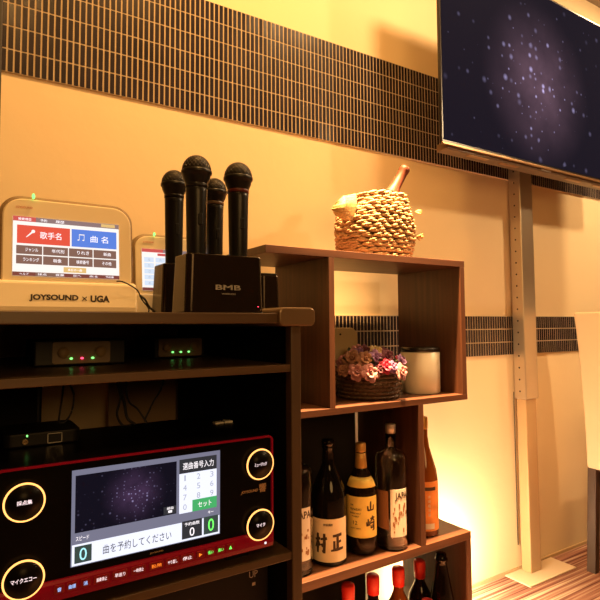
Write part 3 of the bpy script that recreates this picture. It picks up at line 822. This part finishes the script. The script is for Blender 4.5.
x, y = 1.2205, 1.160
b = thing('sparkling_bottle', (x, y, .018), 'black bottle with long sloping shoulders at the right of the bottom cube', 'bottle')
MB(M['sake']).lathe([(0, .004), (.030, .004), (.040, 0), (.042, .005), (.042, .120), (.039, .160), (.030, .205), (.021, .252), (.0165, .278), (.0155, .288), (.0185, .290), (.0185, .296), (.0155, .300), (.0150, .309), (0, .309)], (x, y, .018), 40).build('glass', b)
mb = MB(); a = P2(x, y); patch(mb, M['lab_c'], (x, y), .042, .050, .128, a + .35, a + 1.5, 16); mb.build('label', b)
mb = MB(M['lab_c']); mb.add([(x + .0425 * math.sin(a + q), y - .0425 * math.cos(a + q), z) for q, z in ((.55, .128), (.95, .128), (.80, .172))] + [(x + .040 * math.sin(a + q), y - .040 * math.cos(a + q), z) for q, z in ((.55, .128), (.95, .128), (.80, .172))],
                            [(0, 1, 2), (3, 5, 4), (0, 3, 4, 1), (1, 4, 5, 2), (2, 5, 3, 0)]); mb.build('label_point', b)

# ------------------------------------------------------------------ straw basket with a wine bottle
cx, cy, z0 = 1.051, 1.235, 1.1925
sb = thing('straw_basket', (cx, cy, z0), 'braided straw wine basket on top of the walnut shelf', 'basket')
mb = MB(M['straw']); rows = 14
def sq(t, rx, ry, e=.7):
    c, s_ = math.cos(t), math.sin(t)
    return (rx * math.copysign(abs(c) ** e, c), ry * math.copysign(abs(s_) ** e, s_))
def ring_size(f):
    return .106 + .012 * math.sin(PI * min(1, f * 1.15)) - .016 * max(0, f - .62) / .38, .070 + .006 * math.sin(PI * f) - .012 * max(0, f - .7)
def sag(px, f):
    return (-.024 * f * max(0, -px / .12 - .25)) - .012 * f * max(0, px / .12 - .5)
for j in range(rows):
    f = j / (rows - 1); z = .009 + .0138 * j
    rx, ry = ring_size(f); n = 21
    loop = [sq(2 * PI * k / 400, rx, ry) for k in range(401)]; acc = [0]
    for k in range(400): acc.append(acc[-1] + math.dist(loop[k], loop[k + 1]))
    def along(q):
        q = (q % 1.0) * acc[-1]; k = next(k for k in range(400) if acc[k + 1] >= q)
        g = (q - acc[k]) / (acc[k + 1] - acc[k]); return [loop[k][d_] + (loop[k + 1][d_] - loop[k][d_]) * g for d_ in (0, 1)]
    for i in range(n):
        t = (i + .5 * (j % 2) + random.uniform(-.12, .12)) / n
        px, py = along(t); qx, qy = along(t + .006)
        tan = Vector((qx - px, qy - py, 0)).normalized(); nor = Vector((tan.y, -tan.x, 0))
        tan = (tan + Vector((0, 0, random.uniform(.02, .16)))).normalized(); up = tan.cross(nor)
        c0 = Vector((cx + px, cy + py, z0 + z + sag(px, f) + random.uniform(-.002, .002)))
        L = random.uniform(.0170, .0205)
        for k in range(2):                         # each braid bulge is two twisted straws
            o = up * (.0024 if k else -.0024) + nor * random.uniform(-.0015, .002)
            mb.ell(c0 + o + tan * (.003 if k else -.003), tan * L + up * (.0025 if k else -.0025), nor * .0105, up * random.uniform(.0044, .0054), 8, 6)
mb.build('weave', sb)
mb = MB(M['straw'])
mb.lathe([(0, 0), (1, 0), (1, .80), (0, .80)], (0, 0, 0), 32)
mb.v = [(cx + v[0] * .112, cy + v[1] * .060, z0 + .003 + v[2] * .18) for v in mb.v]
mb.build('lining', sb)
mb = MB(M['straw2'])
for i in range(34):
    u = i / 33; b_ = math.sin(PI * u)
    p0 = Vector((cx - .120 - .012 * u, cy - .058 - .010 * b_, z0 + .172 - .070 * u))
    p2 = Vector((cx - .208 + .030 * abs(u - .55), cy - .066, z0 + .122 + .030 * (.5 - u) + random.uniform(-.003, .003)))
    p1 = (p0 + p2) * .5 + Vector((-.006, -.010 * b_, .012 * (.5 - u)))
    mb.tube([p0, p1, p2], [.0030, .0034, .0016], 6)
mb.build('raffia_ear', sb)
for base in ((.118, -.050, .150), (.128, -.045, .075)):
    mb = MB(M['straw2'])
    for i in range(9):
        p = Vector((cx + base[0], cy + base[1], z0 + base[2])); d = Vector((random.uniform(.3, 1), random.uniform(-.6, .2), random.uniform(-.4, .5))).normalized()
        mb.tube([p, p + d * .012, p + d * .021], [.003, .0026, .001], 5)
    mb.build('tuft', sb)
d = Vector((.070, .0, .105)).normalized(); zax = d; xax = zax.cross(Vector((0, 1, 0))).normalized(); yax = zax.cross(xax)
mt = Matrix((xax, yax, zax)).transposed()
p0 = Vector((1.166, 1.223, 1.4865)) - d * .20
wb = thing('wine_bottle', tuple(p0), 'wine bottle with a brown foil neck leaning out of the straw basket', 'bottle')
MB(M['wine']).lathe([(0, 0), (.033, 0), (.0365, .01), (.0365, .055), (.032, .078), (.024, .092), (0, .092)], p0, 32, mt).build('glass', wb)
MB(M['foil']).lathe([(.0255, .088), (.0205, .104), (.0165, .122), (.0155, .150), (.0150, .184), (.0165, .186), (.0168, .197), (.015, .2005), (0, .2005)], p0, 32, mt).build('foil', wb)

# ------------------------------------------------------------------ upper cube: flower basket, jar, case
SU = .7925
fx, fy, R = 1.010, 1.228, .098
fb = thing('flower_basket', (fx, fy, SU), 'dark wicker basket of pink and purple artificial flowers in the upper cube', 'flower arrangement'); resize(fb)
mb = MB(M['wick']); mb.lathe([(0, 0), (R * .90, 0), (R, .082), (R - .006, .082), (R * .90 - .006, .006), (0, .006)], (fx, fy, SU), 40)
for j in range(7):
    z = .008 + .0115 * j; rr = R * (.90 + .10 * z / .082)
    n = 26
    for i in range(n):
        t = 2 * PI * (i + .5 * (j % 2)) / n
        tan = Vector((math.cos(t), math.sin(t), 0)); nor = Vector((math.sin(t), -math.cos(t), 0))
        mb.ell((fx + rr * nor.x, fy + rr * nor.y, SU + z), tan * .0135, nor * .0042, Vector((0, 0, .0048)), 8, 5)
mb.build('basket', fb)
mb = MB(M['wickrim'])
for k in range(2):
    pts = [(fx + (R + .001) * math.sin(q), fy - (R + .001) * math.cos(q), SU + .084 + .0025 * math.sin(10 * q + k * PI)) for q in [2 * PI * i / 60 for i in range(61)]]
    mb.tube(pts, .0030, 6)
mb.build('rim', fb)
mb = MB(M['leaf'])
for i in range(70):
    t = random.uniform(0, 2 * PI); r0 = random.uniform(.0, .095); L = random.uniform(.022, .042)
    p = Vector((fx + r0 * math.cos(t), fy + r0 * math.sin(t), SU + .080 + random.uniform(0, .030)))
    d = Vector((math.cos(t) * random.uniform(.2, 1), math.sin(t) * random.uniform(.2, 1), random.uniform(.0, .9))).normalized()
    s_ = d.cross(Vector((0, 0, 1))).normalized(); u_ = s_.cross(d)
    mb.ell(p + d * L * .5, d * L * .6, s_ * L * .25, u_ * .0015, 8, 5)
mb.build('foliage', fb)
def bloom(p, size, m, n=5, lay=3):
    mb = MB(m); p = Vector(p)
    nrm = Vector((p.x - fx, p.y - fy - .06, .05)).normalized()
    s_ = nrm.cross(Vector((0, 0, 1))).normalized(); t_ = s_.cross(nrm)
    for l in range(lay):
        open_ = (.95, .55, .2)[l]; k = n + 2 - l
        for i in range(k):
            a = 2 * PI * (i + .5 * l) / k + random.uniform(-.15, .15)
            rad = s_ * math.cos(a) + t_ * math.sin(a)
            d = (rad * open_ + nrm * (1.05 - open_)).normalized(); w = nrm.cross(rad).normalized(); th = d.cross(w)
            L = size * (1, .8, .55)[l] * random.uniform(.9, 1.1)
            mb.ell(p + d * L * .52 + nrm * .002 * l, d * L * .55, w * L * .42, th * L * .10, 9, 6)
    mb.ell(p + nrm * size * .3, s_ * size * .18, t_ * size * .18, nrm * size * .15, 8, 5)
    return mb.build('flower', fb)
# (angle round the basket, radius, height, size, colour)
fl = [(-.95, .082, .118, .026, 'pink'), (-.55, .085, .128, .030, 'dpink'), (-.30, .106, .094, .026, 'pink'), (-.10, .080, .128, .027, 'dpink'), (.05, .108, .092, .026, 'pink'), (-.72, .105, .098, .020, 'dpink'),
      (.28, .075, .130, .026, 'mauve'), (.50, .098, .108, .024, 'magen'), (.72, .102, .106, .020, 'mauve'), (.95, .112, .092, .024, 'pink'), (.80, .075, .134, .024, 'plum'), (1.25, .100, .120, .020, 'mauve'),
      (.45, .050, .146, .024, 'yelp'), (-.2, .045, .146, .024, 'plum'), (-.7, .045, .150, .022, 'pink'), (1.1, .055, .140, .022, 'plum'), (2.2, .07, .12, .026, 'pink'), (3.1, .07, .12, .026, 'mauve'), (-2.2, .07, .12, .026, 'dpink'), (1.6, .09, .115, .022, 'magen'),
      (.32, .100, .100, .018, 'plum'), (-.45, .060, .145, .018, 'mauve')]
af = P2(fx, fy)
for q, r_, h_, s_, c_ in fl:
    t = af + q
    bloom((fx + r_ * math.sin(t), fy - r_ * math.cos(t), SU + h_ - .012), s_, M[c_])
# white jar
jx, jy = 1.2075, 1.2165
j = thing('ceramic_jar', (jx, jy, SU), 'white cylindrical jar with black rim right of the flowers in the upper cube', 'jar'); resize(j)
R = .0610
MB(M['jar']).lathe([(0, 0), (R - .004, 0), (R, .004), (R, .128), (R - .004, .130), (R - .004, .008), (0, .008)], (jx, jy, SU), 48).build('body', j)
MB(M['jarlid']).lathe([(0, .124), (R - .0045, .124), (R - .003, .130), (R + .001, .131), (R + .001, .141), (R - .004, .144), (0, .144)], (jx, jy, SU), 48).build('lid', j)
# beige case behind the flowers
c = thing('plastic_case', (.98, 1.35, SU), 'beige plastic case with a rounded corner standing behind the flower basket', 'case')
MB(M['case']).prism_y(rrect(.87, 1.069, SU, .992, .028, 8, (0, 0, 1, 1)), 1.346, 1.380).build('shell', c, bevel=.005)
MB(M['hole']).ell((.999, 1.3455, .972), (.004, 0, 0), (0, .0012, 0), (0, 0, .003)).build('catch', c)

# ------------------------------------------------------------------ television on its stand
TX0, TX1, TZ0, TZ1, TY = 1.308, 2.520, 1.588, 2.273, 1.20
tv = thing('television', (1.91, 1.22, TZ0), 'large flat television showing drifting specks of light, high on the right', 'television')
MB(M['tvb']).box(TX0, TX1, TY, TY + .012, TZ0, TZ1).build('frame', tv, bevel=.002)
M['tvvid'] = particles_mat('television_video', 1.84 - 1.91, 1.90 - TZ0, .34, 26, 1.0, (.15, .08, .11))
MB(M['tvvid']).box(TX0 + .008, TX1 - .008, TY - .001, TY + .003, TZ0 + .012, TZ1 - .008).build('screen', tv)
mb = MB(M['tvedge']); mb.box(TX0, TX1, TY - .003, TY + .004, TZ0 - .004, TZ0 + .004); mb.build('bottom_edge', tv, bevel=.001)
mb = MB(M['tvback'])
mb.prism_x([(TY + .010, TZ0 + .01), (TY + .065, TZ0 + .02), (TY + .085, TZ0 + .12), (TY + .07, TZ1 - .15), (TY + .010, TZ1 - .03)], TX0 + .10, TX1 - .10); mb.build('back_housing', tv, bevel=.004)
MB(M['tvback']).box(TX0 + .03, TX1 - .03, TY + .006, TY + .055, TZ0 - .014, TZ0 + .012).build('speaker_bar', tv, bevel=.004)
for x0 in (1.45, 1.62, 2.02, 2.22):
    MB(M['tvedge']).box(x0, x0 + .10, TY + .010, TY + .026, TZ0 - .0165, TZ0 - .0135).build('speaker_vent', tv, bevel=.0008)
MB(M['silver']).box(1.845, 1.905, TY + .004, TY + .018, TZ0 - .010, TZ0 - .003).build('badge', tv)

ps = thing('television_stand', (1.98, 1.40, 0), 'beige metal floor post with a row of holes carrying the television', 'stand')
MB(M['plate']).box(1.862, 2.165, 1.318, 1.432, 0, .005).build('foot_plate', ps, bevel=.001)
MB(M['postm']).box(1.957, 2.026, 1.381, 1.425, .005, .80).build('lower_post', ps, bevel=.004, seg=3)
MB(M['steel']).box(1.950, 2.034, 1.374, 1.430, .693, 2.05).build('sleeve', ps, bevel=.005, seg=3)
mb = MB(M['hole'])
for i in range(26):
    z = .725 + .048 * i
    mb.lathe([(0, 0), (.0036, 0), (.0036, .0012), (0, .0012)], (1.9505, 1.402, z), 12, Matrix.Rotation(-PI / 2, 3, 'Y'))
mb.build('bolt_hole', ps)
MB(M['tvback']).box(1.88, 2.08, TY + .084, 1.375, 1.86, 2.02).build('bracket', ps, bevel=.003)
cable([(1.951, 1.432, .72), (1.950, 1.432, .66), (1.953, 1.434, .58), (1.955, 1.436, .45), (1.955, 1.436, .10)], .0016, 'thin dark cable hanging down the left side of the television post')

# ------------------------------------------------------------------ chair at the right edge
ch = thing('dining_chair', (2.45, 1.04, 0), 'cream upholstered high-backed chair with dark legs at the right edge', 'chair')
CY0, CY1 = .84, 1.285
# back cushion: a slightly tapering upright slab facing +X
def slab(mb, sec):
    vs = []
    for z, x0, x1, y0, y1 in sec: vs += [(x0, y0, z), (x1, y0, z), (x1, y1, z), (x0, y1, z)]
    fs = [(3, 2, 1, 0)]
    for i in range(len(sec) - 1):
        o = 4 * i
        for k in range(4): fs.append((o + k, o + (k + 1) % 4, o + 4 + (k + 1) % 4, o + 4 + k))
    fs.append(tuple(range(len(vs) - 4, len(vs)))); return mb.add(vs, fs)
slab(MB(M['fabric']), [(.405, 2.204, 2.290, CY0, CY1 - .002), (.60, 2.202, 2.285, CY0, CY1), (.80, 2.193, 2.270, CY0 - .003, CY1 + .004), (.95, 2.180, 2.250, CY0 - .006, CY1 + .008), (1.046, 2.166, 2.228, CY0 - .008, CY1 + .010)]).build('backrest', ch, bevel=.010, seg=3)
MB(M['fabric']).box(2.285, 2.68, CY0, CY1 - .005, .37, .47).build('seat', ch, bevel=.02, seg=3)
MB(M['dleg']).box(2.24, 2.66, CY0 + .01, CY1 - .012, .34, .405).build('seat_frame', ch, bevel=.003)
for x, y, dx in ((2.208, CY1 - .040, -.034), (2.208, CY0 + .003, -.034), (2.635, CY1 - .045, .0), (2.635, CY0 + .003, .0)):
    mb = MB(M['dleg']); w = .036
    mb.prism_z([(x + dx, y), (x + dx + w * .85, y), (x + dx + w * .85, y + w), (x + dx, y + w)], 0, .42, [(x, y), (x + w, y), (x + w, y + w), (x, y + w)])
    mb.build('leg', ch, bevel=.003)

# ------------------------------------------------------------------ lights
def light(name, kind, loc, power, col, size=.1, rot=None, spread=None, spot=None, blend=.5):
    l = bpy.data.lights.new(name, kind); l.energy = power; l.color = col
    if kind == 'AREA':
        l.shape = 'DISK'; l.size = size
        if spread: l.spread = spread
    elif kind == 'SPOT':
        l.shadow_soft_size = size; l.spot_size = spot; l.spot_blend = blend
    else: l.shadow_soft_size = size
    o = bpy.data.objects.new(name, l); COL.objects.link(o); o.location = loc
    if rot: o.rotation_euler = rot
    return o
light('downlight', 'AREA', (1.44, .80, 2.60), 20, (1, .63, .30), .16)
light('downlight', 'AREA', (.55, .80, 2.60), 22, (1, .52, .15), .16)
light('downlight', 'AREA', (2.80, .80, 2.60), 26, (1, .66, .33), .16)
light('downlight', 'AREA', (.05, .10, 2.60), 7, (1, .52, .15), .22)  # added fill to brighten the touch panels, not a known fixture
light('spot_lamp', 'SPOT', (1.0, 1.0, 2.60), 3000, (1, .56, .22), .03, spot=math.radians(38), blend=1.0)
light('room_fill', 'AREA', (.2, -1.7, 1.75), 20, (1, .55, .18), 1.1, rot=(math.radians(90), 0, 0))  # unseen soft fill added in front, brightens panel faces and rack bays
light('pendant_lamp', 'POINT', (2.5, .15, 2.2), 56, (1, .69, .37), .06)
light('floor_lamp_glow', 'POINT', (1.46, 1.30, .14), 22, (1, .82, .54), .05)

w = bpy.data.worlds.new('room_dark'); S.world = w; w.use_nodes = True
w.node_tree.nodes['Background'].inputs[0].default_value = (.05, .03, .015, 1)
w.node_tree.nodes['Background'].inputs[1].default_value = .1

# ------------------------------------------------------------------ camera
cam = bpy.data.cameras.new('camera'); co = bpy.data.objects.new('camera', cam); COL.objects.link(co); S.camera = co
cam.sensor_width = 36; cam.sensor_fit = 'HORIZONTAL'; cam.lens = 36 * 540 / 600; cam.shift_y = -5.742 / 600; cam.clip_start = .02
yaw, pit, rol = math.radians(32.357), math.radians(3.316), math.radians(-.413)
d = Vector((math.sin(yaw) * math.cos(pit), math.cos(yaw) * math.cos(pit), math.sin(pit)))
r = Vector((math.cos(yaw), -math.sin(yaw), 0)); u = r.cross(d)
c_, s_ = math.cos(rol), math.sin(rol)
r2 = c_ * r + s_ * u; u2 = -s_ * r + c_ * u
co.matrix_world = Matrix(((r2.x, u2.x, -d.x, 0), (r2.y, u2.y, -d.y, 0), (r2.z, u2.z, -d.z, 1.0), (0, 0, 0, 1)))

S.view_settings.view_transform = 'Standard'; S.view_settings.look = 'None'; S.view_settings.gamma = 1
S.view_settings.use_curve_mapping = False; S.view_settings.exposure = 0
S.cycles.max_bounces = 8; S.cycles.transmission_bounces = 8
S.cycles.use_denoising = True
